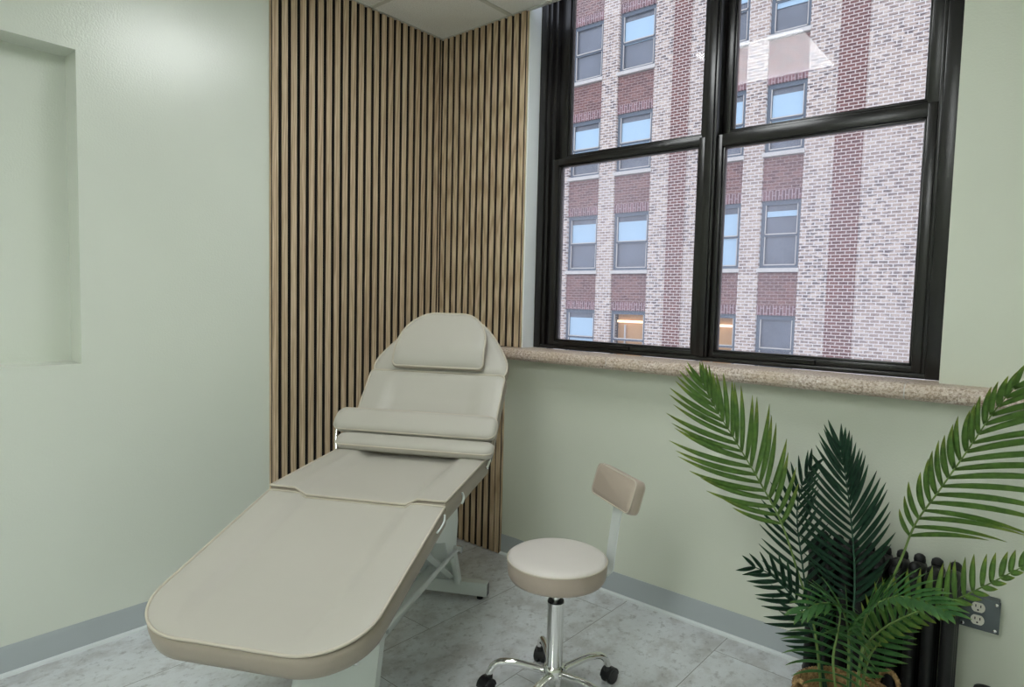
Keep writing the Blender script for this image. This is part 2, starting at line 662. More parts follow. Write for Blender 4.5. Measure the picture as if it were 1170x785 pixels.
# baseboards: coved grey vinyl with a pale toe
def baseboard(name, axis, a0, a1, flip=1):
    t = structure(empty(name, (0, 0, 0)))
    if axis == 'x':      # on the window wall, profile in (y,z)
        b = BM(); prism(b, [(0, 0.004), (-0.006, 0.008), (-0.004, 0.09), (-0.003, 0.1016), (0, 0.1016)], 'x', a0, a1)
        c = BM(); prism(c, [(0, 0), (-0.018, 0), (-0.016, 0.007), (-0.005, 0.013), (0, 0.013)], 'x', a0, a1)
    else:
        b = BM(); prism(b, [(0, 0.004), (0.006, 0.008), (0.004, 0.09), (0.003, 0.1016), (0, 0.1016)], 'y', a0, a1)
        c = BM(); prism(c, [(0, 0), (0.018, 0), (0.016, 0.007), (0.005, 0.013), (0, 0.013)], 'y', a0, a1)
    finish('base_strip', b, M['base_vinyl'], t)
    finish('toe_strip', c, M['caulk'], t)


baseboard('baseboard_window', 'x', 0.4995, RX)
baseboard('baseboard_left', 'y', RY, -0.993)

# granite window sill, three slabs with joints, bullnose front
prof = [(WD*0.4, 1.008), (-0.075, 1.008), (-0.088, 1.012), (-0.096, 1.022), (-0.098, 1.035), (-0.095, 1.048), (-0.086, 1.058), (-0.072, 1.062), (WD*0.4, 1.062)]
profr = [(0.0, 1.008)] + prof[1:-1] + [(0.0, 1.062)]
sill = structure(empty('trim_4', (0, 0, 0)))
for (x0, x1, pr) in ((0.4995, WX0, profr), (WX0, 1.145, prof), (1.149, 2.245, prof), (2.249, WX1, prof), (WX1, 3.4, profr)):
    b = BM(); prism(b, pr, 'x', x0, x1)
    finish('sill_slab', b, M['granite'], sill)
b = BM()
for x in (1.147, 2.247):
    prism(b, [(p[0]+(0.002 if p[0] < 0 else 0), p[1]-0.001 if p[1] > 1.03 else p[1]+0.001) for p in prof], 'x', x-0.002, x+0.002)
finish('sill_joint', b, M['stone_sill'], sill)

# ------------------------------------------------------------------ the double window
win = structure(empty('window_1', ((WX0+WX1)/2, 0.13, WZ0)))
WO = Vector(win.location)


def wbox(bm_, x0, x1, y0, y1, z0, z1, bev=0.003):
    bbox(bm_, x0-WO.x, x1-WO.x, y0-WO.y, y1-WO.y, z0-WO.z, z1-WO.z, bev)


b = BM()
e = 0.001
wbox(b, WX0+0.0065, 0.648, 0.082, 0.198, WZ0+e, WZ1-e)          # casing left
wbox(b, 0.648, 0.668, 0.092, 0.198, WZ0+e, WZ1-e)
wbox(b, 0.668, 0.690, 0.110, 0.198, WZ0+e, WZ1-e)
wbox(b, 2.275, WX1-e, 0.078, 0.198, WZ0+e, WZ1-e)
wbox(b, 2.262, 2.275, 0.092, 0.198, WZ0+e, WZ1-e)
wbox(b, 0.640, 2.280, 0.084, 0.198, WZ0+e, 1.080)               # stool
wbox(b, 0.640, 2.280, 0.082, 0.198, 2.815, WZ1-e)
finish('window_frame', b, M['black_paint'], win, autosmooth=40)
b = BM()
wbox(b, 1.468, 1.516, 0.080, 0.198, 1.080, 2.815)
wbox(b, 1.478, 1.506, 0.070, 0.085, 1.080, 2.815)
finish('mullion', b, M['black_paint'], win, autosmooth=40)


def sash(x0, x1, z0, z1, y0, y1, sl, sr, sb, st, gm, name='sash'):
    """one sliding sash with a stepped inner moulding and a pane"""
    b = BM()
    wbox(b, x0, x0+sl, y0, y1, z0, z1)
    wbox(b, x1-sr, x1, y0, y1, z0, z1)
    wbox(b, x0+sl-0.004, x1-sr+0.004, y0, y1, z0, z0+sb)
    wbox(b, x0+sl-0.004, x1-sr+0.004, y0, y1, z1-st, z1)
    q = 0.008
    wbox(b, x0+sl-0.002, x0+sl+q, y0+0.010, y1, z0+sb-.002, z1-st+.002, 0.002)
    wbox(b, x1-sr-q, x1-sr+0.002, y0+0.010, y1, z0+sb-.002, z1-st+.002, 0.002)
    wbox(b, x0+sl-.002, x1-sr+.002, y0+0.010, y1, z0+sb-0.002, z0+sb+q, 0.002)
    wbox(b, x0+sl-.002, x1-sr+.002, y0+0.010, y1, z1-st-q, z1-st+0.002, 0.002)
    s = finish(name, b, M['black_paint'], win, autosmooth=40)
    b = BM()
    ym = (y0+y1)/2+0.006
    wbox(b, x0+sl, x1-sr, ym, ym+0.004, z0+sb, z1-st, 0.0005)
    finish('glass_pane', b, gm, s)
    return s


sash(0.690, 1.468, 1.080, 1.975, 0.094, 0.132, 0.036, 0.030, 0.022, 0.030, M['glass_hazy'])
sash(1.516, 2.262, 1.080, 1.975, 0.094, 0.132, 0.022, 0.030, 0.024, 0.046, M['glass_hazy'])
sash(0.690, 1.468, 1.955, 2.815, 0.136, 0.172, 0.052, 0.040, 0.040, 0.04, M['glass_clean'])
sash(1.516, 2.262, 1.955, 2.815, 0.136, 0.172, 0.034, 0.040, 0.040, 0.04, M['glass_clean'])
for x in (1.10, 1.88):
    b = BM()
    wbox(b, x-0.05, x+0.05, 0.080, 0.0945, 1.094, 1.100, 0.002)
    wbox(b, x-0.05, x+0.05, 0.084, 0.0945, 1.084, 1.096, 0.002)
    finish('sash_lift', b, M['black_paint'], win)

# ------------------------------------------------------------------ ceiling light panels: one mirrored in the glass, two unseen ones added
for i, (x, y, w, l, st) in enumerate(TROFFERS):
    t = empty('ceiling_light', (x, y, H))
    tag(t, ['square lit ceiling panel nearest the slatted corner, mirrored in the window glass',
            'unseen added fill panel on ceiling midway between window wall and back wall',
            'unseen added fill panel on ceiling nearest the back wall'][i], 'ceiling light', 'ceiling light panels')
    b = BM()
    box(b, -w, w, -l, l, -0.012, -0.0005)
    finish('frame', b, M['grid'], t)
    b = BM(); box(b, -w+0.015, w-0.015, -l+0.015, l-0.015, -0.017, -0.0125)
    finish('diffuser', b, emis('lit_diffuser', (0.96, 1.0, 1.0, 1), st), t)


# ------------------------------------------------------------------ slatted oak panels
def dark_sides(b, axis):
    """veneered face stays oak (slot 0), the sides show the black core (slot 1)"""
    b.normal_update()
    for f in b.faces:
        n = abs(f.normal.x if axis == 'y' else f.normal.y)
        if n < 0.35:
            f.material_index = 1


def slats(axis, centers, z0, z1, w=0.030):
    b = BM()
    for c in centers:
        if axis == 'y':
            bbox(b, 0.0095, 0.022, c-w/2, c+w/2, z0, z1, 0.0012, 1)
        else:
            bbox(b, c-w/2, c+w/2, -0.022, -0.0095, z0, z1, 0.0012, 1)
    return b


pl = tag(empty('slatted_wood_panel', (0, -0.5, 0)), 'wide slatted oak wall panel on the left wall behind the treatment bed', 'wall panel')
P0 = 0.0196
cl = [-0.9765+0.0439*k for k in range(22)]
b = slats('y', [c+0.5 for c in cl], 0.004, H-0.006, 0.0285)
bbox(b, 0.0095, 0.022, -0.0305+0.5, -0.0225+0.5, 0.004, H-0.006, 0.001, 1)
dark_sides(b, 'y')
finish('slats', b, [M['oak'], M['slat_core']], pl)
b = BM(); box(b, 0.0008, 0.0098, -0.9905+0.5, -0.0005+0.5, 0.002, H-0.005)
finish('felt_backing', b, M['felt'], pl)
b = BM(); box(b, 0.0008, 0.0125, -0.9930+0.5, -0.9908+0.5, 0.002, H-0.005)
finish('edge_strip', b, M['oak'], pl)

pr_ = tag(empty('slatted_wood_panel', (0.3, 0, 0)), 'slatted oak wall panel between room corner and window frame', 'wall panel')
cr = [0.5815-0.0446*k for k in range(13)]
b = BM()
for c in cr:
    bottom = 0.004 if c < 0.49 else 1.0640
    bbox(b, c-0.015-0.3, c+0.015-0.3, -0.022, -0.0095, bottom, H-0.006, 0.0012, 1)
bbox(b, 0.4675-0.3, 0.4975-0.3, -0.022, -0.0095, 0.004, 1.007, 0.0012, 1)
dark_sides(b, 'x')
finish('slats', b, [M['oak'], M['slat_core']], pr_)
b = BM()
box(b, 0.0102-0.3, 0.4975-0.3, -0.0098, -0.0005, 0.002, H-0.005)
box(b, 0.4975-0.3, 0.597-0.3, -0.0098, -0.0005, 1.0635, H-0.005)
finish('felt_backing', b, M['felt'], pr_)
for x, z0, z1 in ((0.4976, 0.002, 1.0075), (0.5972, 1.0635, H-0.005)):
    b = BM(); box(b, x-0.3, x+0.0018-0.3, -0.0125, -0.0005, z0, z1)
    finish('edge_strip', b, M['oak'], pr_)

# ------------------------------------------------------------------ treatment bed (reclining facial chair)
TH = R(117.8)
bed = tag(empty('treatment_bed', (0.9956, -1.2612, 0.0), TH), 'beige cushioned reclining facial bed on white steel base in slatted corner', 'treatment bed')
HW = 0.29


def superw(W, r, L, u, r0=0.0):
    """half width at station u for a slab with corners of radius r at u=L and r0 at u=0"""
    w = W
    if r and u > L-r:
        d = u-(L-r)
        w = W-r+math.sqrt(max(0, r*r-d*d))
    if r0 and u < r0:
        d = r0-u
        w = min(w, W-r0+math.sqrt(max(0, r0*r0-d*d)))
    return w


def stations(L, r, r0, n=26):
    us = set()
    for i in range(n+1):
        us.add(round(L*i/n, 5))
    for (rr, f) in ((r, lambda a, rr: L-rr+rr*math.sin(a)), (r0, lambda a, rr: rr-rr*math.sin(a))):
        if rr:
            for k in range(17):
                us.add(round(f(math.pi/2*k/16, rr), 5))
    us = sorted(us)
    out = [us[0]]
    for u in us[1:]:
        if u-out[-1] > 0.0006:
            out.append(u)
    return out


def dish(v, depth, a=0.68, c=0.60):
    """shallow dished middle between two side bolsters; v in -1..1"""
    t = min(1, max(0, (a-abs(v))/(a-c)))
    return -depth*t*t*(3-2*t)


def cushion(name, parent, mtx, L, W, thick, r=0.0, r0=0.0, widthf=None, dishf=None, crown=0.004, mat=None, bulge=0.005, pipe=True, nv=28, under=0.012, bottom_pipe=False):
    """an upholstered pad: u along +X (0..L), lateral Y, top at z=0, mtx places it"""
    us = stations(L, r, r0)
    wf = widthf or (lambda u: superw(W, r, L, u, r0))
    bm_ = BM()
    grid = []
    vs = [-1+2*j/nv for j in range(nv+1)]
    vs = [math.copysign(abs(v)**0.8, v) for v in vs]
    for u in us:
        w = max(wf(u), 0.004)
        row = []
        for v in vs:
            y = v*w
            # edge distance for the crown
            d = min(w*(1-abs(v)), u, L-u)
            d = max(0.0, d)
            t = min(1.0, d/0.03)
            z = -crown*(1-t)**2
            if dishf:
                z += dishf(u, v)
            row.append(bm_.verts.new((u, y, z)))
        grid.append(row)
    nu = len(us)
    for i in range(nu-1):
        for j in range(nv):
            bm_.faces.new((grid[i][j], grid[i+1][j], grid[i+1][j+1], grid[i][j+1]))
    per = [grid[0][j] for j in range(nv+1)] + [grid[i][nv] for i in range(1, nu)] + [grid[nu-1][j] for j in range(nv-1, -1, -1)] + [grid[i][0] for i in range(nu-2, 0, -1)]
    n = len(per)
    P = [v.co.copy() for v in per]
    nor = []
    for i in range(n):
        t = P[(i+1) % n]-P[i-1]
        nn = Vector((-t.y, t.x, 0))
        if nn.length < 1e-9:
            nn = Vector((1, 0, 0))
        nn.normalize()
        nor.append(nn)
    # make outward
    cen = sum(P, Vector())/n
    s = sum((P[i]-cen).dot(nor[i]) for i in range(n))
    if s < 0:
        nor = [-q for q in nor]
    prev = per
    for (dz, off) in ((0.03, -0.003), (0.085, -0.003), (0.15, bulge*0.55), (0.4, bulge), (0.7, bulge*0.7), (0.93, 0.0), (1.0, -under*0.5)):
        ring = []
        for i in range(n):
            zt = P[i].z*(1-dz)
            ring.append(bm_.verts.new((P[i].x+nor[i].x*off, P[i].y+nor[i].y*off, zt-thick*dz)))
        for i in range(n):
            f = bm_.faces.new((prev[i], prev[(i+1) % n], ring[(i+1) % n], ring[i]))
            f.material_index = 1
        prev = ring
    try:
        bm_.faces.new(prev)
    except ValueError:
        pass
    for v in bm_.verts:
        v.co = mtx @ v.co
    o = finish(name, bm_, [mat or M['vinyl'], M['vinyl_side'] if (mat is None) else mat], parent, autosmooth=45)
    if pipe:
        pb = BM()
        pts = [mtx @ (P[i]+nor[i]*0.0015+Vector((0, 0, 0.0005))) for i in range(n)]
        # drop near-duplicate points
        q = [pts[0]]
        for p in pts[1:]:
            if (p-q[-1]).length > 0.003:
                q.append(p)
        tube(pb, q, 0.0038, 6, closed=True)
        finish('piping', pb, M['piping'], o, smooth=True)
    return o


def place(x, z, ang, y=0.0, flip=False):
    """frame with +X along direction (cos ang,0,sin ang) in bed space"""
    m = Matrix.Translation((x, y, z)) @ Matrix.Rotation(-ang, 4, 'Y')
    if flip:   # u runs towards the foot
        m = Matrix.Translation((x, y, z)) @ Matrix.Rotation(math.pi, 4, 'Z') @ Matrix.Rotation(-ang, 4, 'Y')
    return m


TC = 0.072
ZJ = 0.689
LEGL, AL = 0.616, R(-14.0)
SEATL, AS = 0.50, R(2.5)
BACKL, AB = 0.367, R(49.2)
gap = 0.004


def leg_dish(u, v):
    f = 1.0 if u < 0.46 else max(0.0, 1-(u-0.46)/0.15)
    return dish(v, 0.015, 0.66, 0.57)*f


cushion('leg_rest', bed, place(-gap, ZJ-0.010, AL, flip=True), LEGL, HW, TC, r=0.155, dishf=leg_dish)
cushion('seat', bed, place(gap, ZJ+0.004, AS), SEATL-gap*2, HW, TC, dishf=lambda u, v: dish(v, 0.020))
KX, KZ = SEATL*math.cos(AS), ZJ+SEATL*math.sin(AS)
cushion('backrest', bed, place(KX, KZ, AB) @ Matrix.Translation((0.01, 0, 0)), BACKL-0.012, HW, TC, r0=0.0, r=0.02,
        dishf=lambda u, v: dish(v, 0.016)*min(1, max(0, (BACKL-0.03-u)/0.10)))
bd = Vector((math.cos(AB), 0, math.sin(AB)))
bn = Vector((-math.sin(AB), 0, math.cos(AB)))
HL = 0.298


def headw(u):
    pts = [(0.0, 0.283), (0.02, 0.290), (0.06, 0.286), (0.10, 0.266), (0.15, 0.236), (0.20, 0.200), (0.24, 0.166), (0.268, 0.132), (0.284, 0.100), (0.294, 0.065), (HL, 0.03)]
    for (a, wa), (c, wc) in zip(pts, pts[1:]):
        if u <= c+1e-6:
            t = (u-a)/(c-a)
            return wa+(wc-wa)*t
    return 0.03


def smooth_headw(u):
    return sum(headw(min(HL, max(0, u+d))) for d in (-0.008, -0.004, 0, 0.004, 0.008))/5


hm = place(KX, KZ, AB) @ Matrix.Translation((BACKL+0.006, 0, 0))
cushion('headrest', bed, hm, HL, HW, 0.062, widthf=smooth_headw, crown=0.014)


def pilw(u):
    L = 0.264
    w = 0.197-0.012*(u/L)
    d = max(0.0, (u-0.095)/(L-0.095))
    w = w-0.130*(1-math.sqrt(max(0, 1-d**2.2)))
    if u < 0.02:
        w = w-0.02+math.sqrt(max(0, 0.02**2-(0.02-u)**2))
    return w


pm = place(KX, KZ, AB) @ Matrix.Translation((BACKL+0.014, 0, 0.060)) @ Matrix.Rotation(R(2), 4, 'Y')
pil = cushion('head_pillow', bed, pm, 0.264, 0.19, 0.058, r=0.11, r0=0.015, widthf=pilw, crown=0.008, bulge=0.006,
              dishf=lambda u, v: -0.034*max(0, 1-u/0.075)**1.3)


# arm pads stowed across the bed
def armpad(s, off, L, ang, lat=0.0, wid=0.084, th=0.050, tilt=0.0):
    b = BM()
    ns, nr = 28, 16
    rings = []
    for i in range(ns+1):
        t = -1+2*i/ns
        t = math.copysign(1-(1-abs(t))**1.6, t) if abs(t) > 0.6 else t
        y = t*L/2
        e_ = max(0.0, (abs(y)-(L/2-0.035))/0.035)
        k = math.sqrt(max(0.0, 1-e_*e_))
        k = max(k, 0.10)
        ring = []
        for j in range(nr):
            a = 2*math.pi*j/nr
            ca, sa = math.cos(a), math.sin(a)
            x = math.copysign(abs(ca)**0.65, ca)*wid/2*(0.35+0.65*k)*1.0
            z = math.copysign(abs(sa)**0.75, sa)*th/2*(0.45+0.55*k)
            ring.append(b.verts.new((x, y, z)))
        rings.append(ring)
    for a, c in zip(rings, rings[1:]):
        for j in range(nr):
            b.faces.new((a[j], a[(j+1) % nr], c[(j+1) % nr], c[j]))
    b.faces.new(rings[0]); b.faces.new(rings[-1][::-1])
    mt = Matrix.Translation(Vector((KX, lat, KZ))+bd*s+bn*off) @ Matrix.Rotation(-ang, 4, 'Y') @ Matrix.Rotation(tilt, 4, 'Z')
    for v in b.verts:
        v.co = mt @ v.co
    o = finish('arm_pad', b, M['vinyl'], bed, smooth=True)
    pb = BM()
    pts = []
    for (sx) in (1, -1):
        rng = range(ns+1) if sx == 1 else range(ns, -1, -1)
        for i in rng:
            ring = rings  # placeholder, recomputed below
            t = -1+2*i/ns
            t = math.copysign(1-(1-abs(t))**1.6, t) if abs(t) > 0.6 else t
            y = t*L/2
            e_ = max(0.0, (abs(y)-(L/2-0.035))/0.035)
            k = max(math.sqrt(max(0.0, 1-e_*e_)), 0.10)
            pts.append(mt @ Vector((sx*(wid/2*(0.35+0.65*k)-0.001)*0.97, y, th*0.20*(0.45+0.55*k))))
    q = [pts[0]]
    for p in pts[1:]:
        if (p-q[-1]).length > 0.003:
            q.append(p)
    tube(pb, q, 0.003, 6, closed=True)
    finish('piping', pb, M['piping'], o, smooth=True)
    return o


armpad(0.088, 0.046, 0.655, AB-R(4), lat=0.012, wid=0.104, th=0.052, tilt=R(0))
armpad(-0.002, 0.045, 0.620, AB-R(22), lat=-0.008, wid=0.074)
for sgn in (1, -1):
    b = BM()
    if sgn > 0:
        p0, p1, p2 = Vector((KX-0.045, 0.302, KZ-0.030)), Vector((KX-0.020, 0.318, KZ+0.030)), Vector((KX+0.005, 0.325, KZ+0.085))
    else:
        p0, p1, p2 = Vector((KX-0.060, -0.302, KZ-0.030)), Vector((KX-0.035, -0.305, KZ+0.0)), Vector((KX-0.005, -0.300, KZ+0.035))
    tube(b, catmull([p0, p1, p2], 5), 0.0055, 10)
    finish('arm_pad_rod', b, M['chrome'], bed, smooth=True)

# --- white steel frame
CY0 = 0.02
b = BM()
bbox(b, 0.815, 0.855, CY0-0.235, CY0+0.235, 0.016, 0.074, 0.003)
foot1 = finish('floor_bar', b, M['white_metal'], bed)
for y in (-0.236, 0.232):
    b = BM()
    bbox(b, 0.819, 0.851, CY0+y, CY0+y+0.004, 0.020, 0.070, 0.001)
    finish('end_cap', b, M['black_plastic'], foot1)
for y in (-0.20, 0.20):
    b = BM()
    lathe(b, [(0.014, 0.001), (0.014, 0.012), (0.008, 0.013), (0.008, 0.017)], (0.835, CY0+y, 0), 16)
    finish('levelling_foot', b, M['rubber'], foot1)
b = BM()
bbox(b, -0.13, -0.09, CY0-0.235, CY0+0.235, 0.016, 0.074, 0.003)
foot2 = finish('floor_bar', b, M['white_metal'], bed)
for y in (-0.20, 0.20):
    b = BM()
    lathe(b, [(0.014, 0.001), (0.014, 0.012), (0.008, 0.013), (0.008, 0.017)], (-0.11, CY0+y, 0), 16)
    finish('levelling_foot', b, M['rubber'], foot2)


# leaning pedestal plates with flanged edges (one at each end)
def pedestal(xb, zb, xt, zt, wb, wt, face):
    b = BM()
    n = 1
    d = Vector((xt-xb, 0, zt-zb)).normalized()
    nn = Vector((-d.z, 0, d.x))*face
    def quad(y0b, y1b, y0t, y1t, d0, d1):
        vs = []
        for (xx, zz, ya, yb) in ((xb, zb, y0b, y1b), (xt, zt, y0t, y1t)):
            for dd in (d0, d1):
                p = Vector((xx, 0, zz))+nn*dd
                vs.append(b.verts.new((p.x, ya+CY0, p.z)))
                vs.append(b.verts.new((p.x, yb+CY0, p.z)))
        a = vs
        for f in ((0, 1, 3, 2), (4, 6, 7, 5), (0, 4, 5, 1), (2, 3, 7, 6), (0, 2, 6, 4), (1, 5, 7, 3)):
            b.faces.new([a[i] for i in f])
    quad(-wb, wb, -wt, wt, 0, 0.003)
    quad(-wb, -wb+0.022, -wt, -wt+0.022, -0.032, 0.0)
    quad(wb-0.022, wb, wt-0.022, wt, -0.032, 0.0)
    return finish('pedestal_plate', b, M['white_metal'], bed)


pedestal(0.835, 0.0735, 0.64, 0.60, 0.115, 0.085, -1)
pedestal(-0.11, 0.0735, 0.10, 0.60, 0.135, 0.115, 1)

# seat sub-frame, link plates, scissor links, actuator housing
b = BM()
sf = place(0, ZJ, AS)
for y in (-0.20, 0.17):
    bbox(b, 0.03, 0.47, y, y+0.03, -TC-0.036, -TC-0.004, 0.003, mtx=sf)
for x in (0.04, 0.24, 0.43):
    bbox(b, x, x+0.03, -0.17, 0.17, -TC-0.034, -TC-0.006, 0.003, mtx=sf)
finish('seat_frame', b, M['white_metal'], bed)
b = BM()
lf = place(0, ZJ, AL, flip=True)
for y in (-0.20, 0.17):
    bbox(b, 0.02, 0.46, y, y+0.025, -TC-0.030, -TC-0.003, 0.003, mtx=lf)
bbox(b, 0.36, 0.385, -0.175, 0.175, -TC-0.028, -TC-0.005, 0.003, mtx=lf)
finish('leg_rest_frame', b, M['white_metal'], bed)
b = BM()
bf = place(KX, KZ, AB)
for y in (-0.20, 0.17):
    bbox(b, 0.02, 0.56, y, y+0.025, -TC-0.030, -TC-0.003, 0.003, mtx=bf)
for x in (0.12, 0.42):
    bbox(b, x, x+0.025, -0.175, 0.175, -TC-0.028, -TC-0.005, 0.003, mtx=bf)
finish('backrest_frame', b, M['white_metal'], bed)
for y in (-0.215, 0.209):
    b = BM()
    prism(b, [(0.02, 0.600), (0.36, 0.612), (0.38, 0.50), (0.36, 0.40), (0.31, 0.385), (0.27, 0.42), (0.24, 0.47), (0.15, 0.50), (0.12, 0.545), (0.02, 0.56)], 'y', y, y+0.006)
    finish('side_plate', b, M['white_metal'], bed)
for y in (-0.228, 0.222):
    b = BM()
    tube(b, [(0.340, y, 0.412), (-0.46, y, 0.444)], 0.0075, 12)
    finish('leg_rest_rod', b, M['white_metal'], bed, smooth=True)
for y in (-0.232, 0.226):
    b = BM()
    tube(b, [(0.336, y-0.012, 0.412), (0.336, y+0.016, 0.412)], 0.013, 14)
    finish('pivot_bolt', b, M['chrome'], bed, autosmooth=40)
    b = BM()
    tube(b, [(-0.455, y-0.006, 0.444), (-0.455, y+0.040 if y < 0 else y-0.03, 0.444)], 0.007, 12)
    finish('pivot_bolt', b, M['chrome'], bed, autosmooth=40)
for s_ in (0, 1):
    xa, za, xb_, zb_ = ((0.80, 0.10, 0.14, 0.56), (-0.06, 0.10, 0.42, 0.56))[s_]
    for y in (-0.075, 0.075):
        y += 0.012*s_
        p0, p1 = Vector((xa, CY0+y, za)), Vector((xb_, CY0+y, zb_))
        b = BM()
        tube(b, [p0, p1], 0.015, 4)
        finish('lift_link', b, M['white_metal'], bed)
b = BM()
tube(b, [(0.28, CY0, 0.16), (0.28, CY0, 0.40)], 0.028, 20)
tube(b, [(0.28, CY0, 0.39), (0.28, CY0, 0.57)], 0.014, 16)
bbox(b, -0.06, 0.79, CY0-0.02, CY0+0.02, 0.10, 0.14, 0.003)
bbox(b, 0.24, 0.32, CY0-0.035, CY0+0.035, 0.12, 0.17, 0.003)
finish('lift_column', b, M['white_metal'], bed, autosmooth=40)
# white corner clips on the right-hand cushion sides
b = BM()
tube(b, catmull([(-0.020, -HW-0.0075, ZJ-0.030), (-0.030, -HW-0.010, ZJ-0.045), (-0.055, -HW-0.010, ZJ-0.055), (-0.085, -HW-0.0075, ZJ-0.062)], 5), 0.003, 8)
finish('strap_loop', b, M['white_metal'], bed, smooth=True)
b = BM()
tube(b, catmull([(0.155, -HW-0.0070, ZJ-0.015), (0.160, -HW-0.010, ZJ-0.028), (0.155, -HW-0.010, ZJ-0.042), (0.150, -HW-0.0070, ZJ-0.050)], 5), 0.004, 8)
finish('strap_loop', b, M['white_metal'], bed, smooth=True)

# ------------------------------------------------------------------ stool
SX, SY, SZ, SR = 1.430, -0.795, 0.486, 0.158
stool = tag(empty('rolling_stool', (SX, SY, 0)), 'round beige rolling stool with small backrest and chrome five star base', 'stool')
b = BM()
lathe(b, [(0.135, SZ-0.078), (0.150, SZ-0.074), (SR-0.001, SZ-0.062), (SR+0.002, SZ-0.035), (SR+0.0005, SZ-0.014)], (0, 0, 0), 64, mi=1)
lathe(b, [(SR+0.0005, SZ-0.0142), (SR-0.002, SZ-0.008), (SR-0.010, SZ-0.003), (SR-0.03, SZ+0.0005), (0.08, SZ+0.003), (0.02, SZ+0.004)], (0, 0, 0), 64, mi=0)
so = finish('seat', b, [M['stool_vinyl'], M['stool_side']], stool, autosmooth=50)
b = BM()
tube(b, [Vector(((SR+0.001)*math.cos(2*math.pi*k/64), (SR+0.001)*math.sin(2*math.pi*k/64), SZ-0.013)) for k in range(64)], 0.003, 6, closed=True)
finish('piping', b, M['piping'], so, smooth=True)
b = BM()
box(b, -0.09, 0.09, -0.07, 0.07, SZ-0.086, SZ-0.079)
lathe(b, [(0.014, 0.27), (0.014, SZ-0.086)], (0, 0, 0), 24)
lathe(b, [(0.030, 0.115), (0.030, 0.118), (0.027, 0.122), (0.0265, 0.318), (0.0275, 0.322), (0.0275, 0.330), (0.018, 0.3305)], (0, 0, 0), 32)
lathe(b, [(0.018, 0.055), (0.024, 0.058), (0.030, 0.075), (0.036, 0.085), (0.036, 0.112), (0.032, 0.118)], (0, 0, 0), 32)
finish('gas_column', b, M['chrome'], stool, autosmooth=35)
b = BM()
lathe(b, [(0.0145, 0.3306), (0.0262, 0.3306), (0.0255, 0.3350), (0.0145, 0.3360)], (0, 0, 0), 32)
finish('column_collar', b, M['black_plastic'], stool)
TH0 = 67.74
for k in range(5):
    a = R(TH0+72*k)
    m_ = Matrix.Rotation(a, 4, 'Z')
    b = BM()
    path = catmull([(0.028, 0, 0.096), (0.075, 0, 0.104), (0.130, 0, 0.112), (0.175, 0, 0.108), (0.200, 0, 0.092), (0.212, 0, 0.070), (0.214, 0, 0.064)], 5)
    tube(b, path, [0.0125-0.0015*i/len(path) for i in range(len(path))], 14)
    lathe(b, [(0.015, 0), (0.015, 0.012)], (0.030, 0, 0.096), 14, axis='x')
    bmesh.ops.transform(b, matrix=m_, verts=b.verts[:])
    lg = finish('base_leg', b, M['chrome'], stool, autosmooth=50)
    # twin-wheel caster
    b = BM()
    cy = (0.3, -0.6, 0.9, 0.2, -0.4)[k]
    cm = m_ @ Matrix.Translation((0.214, 0, 0)) @ Matrix.Rotation(cy, 4, 'Z')
    t = BM()
    for sy in (-1, 1):
        y0 = sy*0.012
        lathe(t, [(0.010, y0-0.009), (0.022, y0-0.008), (0.0245, y0-0.004), (0.0245, y0+0.004), (0.022, y0+0.008), (0.010, y0+0.009)], (0.010, 0, 0.0250), 24, axis='y')
    # hood
    hood = []
    for i in range(9):
        aa = math.pi*0.0+math.pi*i/8
        hood.append((0.010+0.0275*math.cos(aa), 0.0265+0.0275*math.sin(aa)))
    hood = [(0.010+0.0285*math.cos(math.pi*i/10), 0.0275+0.0285*math.sin(math.pi*i/10)) for i in range(11)]
    prism(t, hood, 'y', -0.0185, 0.0185)
    prism(t, [(0.0, 0.020), (0.020, 0.020), (0.020, 0.030), (0.0, 0.030)], 'y', -0.0035, 0.0035)
    lathe(t, [(0.013, 0.046), (0.0135, 0.060), (0.010, 0.066)], (0, 0, 0), 16)
    bmesh.ops.transform(t, matrix=cm, verts=t.verts[:])
    finish('caster', t, M['black_plastic'], lg, autosmooth=45)

# back support: flat steel bar and padded rest
BD = R(60.2)      # direction (world) from seat centre to the back pad
bx, by = math.cos(BD), math.sin(BD)
mb = Matrix.Rotation(BD, 4, 'Z')
b = BM()
path = [(0.04, SZ-0.083), (0.155, SZ-0.083), (0.178, SZ-0.077), (0.190, SZ-0.060), (0.196, SZ+0.0), (0.212, SZ+0.12), (0.232, SZ+0.20)]
pp = catmull([(x, 0, z) for x, z in path], 5)
rows = []
for i, p in enumerate(pp):
    t = (pp[min(i+1, len(pp)-1)]-pp[max(i-1, 0)]).normalized()
    nn = Vector((-t.z, 0, t.x))
    rows.append([b.verts.new(p+nn*0.002+Vector((0, 0.026, 0))), b.verts.new(p+nn*0.002-Vector((0, 0.026, 0))),
                 b.verts.new(p-nn*0.002-Vector((0, 0.026, 0))), b.verts.new(p-nn*0.002+Vector((0, 0.026, 0)))])
for a, c in zip(rows, rows[1:]):
    for j in range(4):
        b.faces.new((a[j], a[(j+1) % 4], c[(j+1) % 4], c[j]))
b.faces.new(rows[0]); b.faces.new(rows[-1][::-1])
bmesh.ops.transform(b, matrix=mb, verts=b.verts[:])
finish('back_bar', b, M['white_metal'], stool, autosmooth=40)


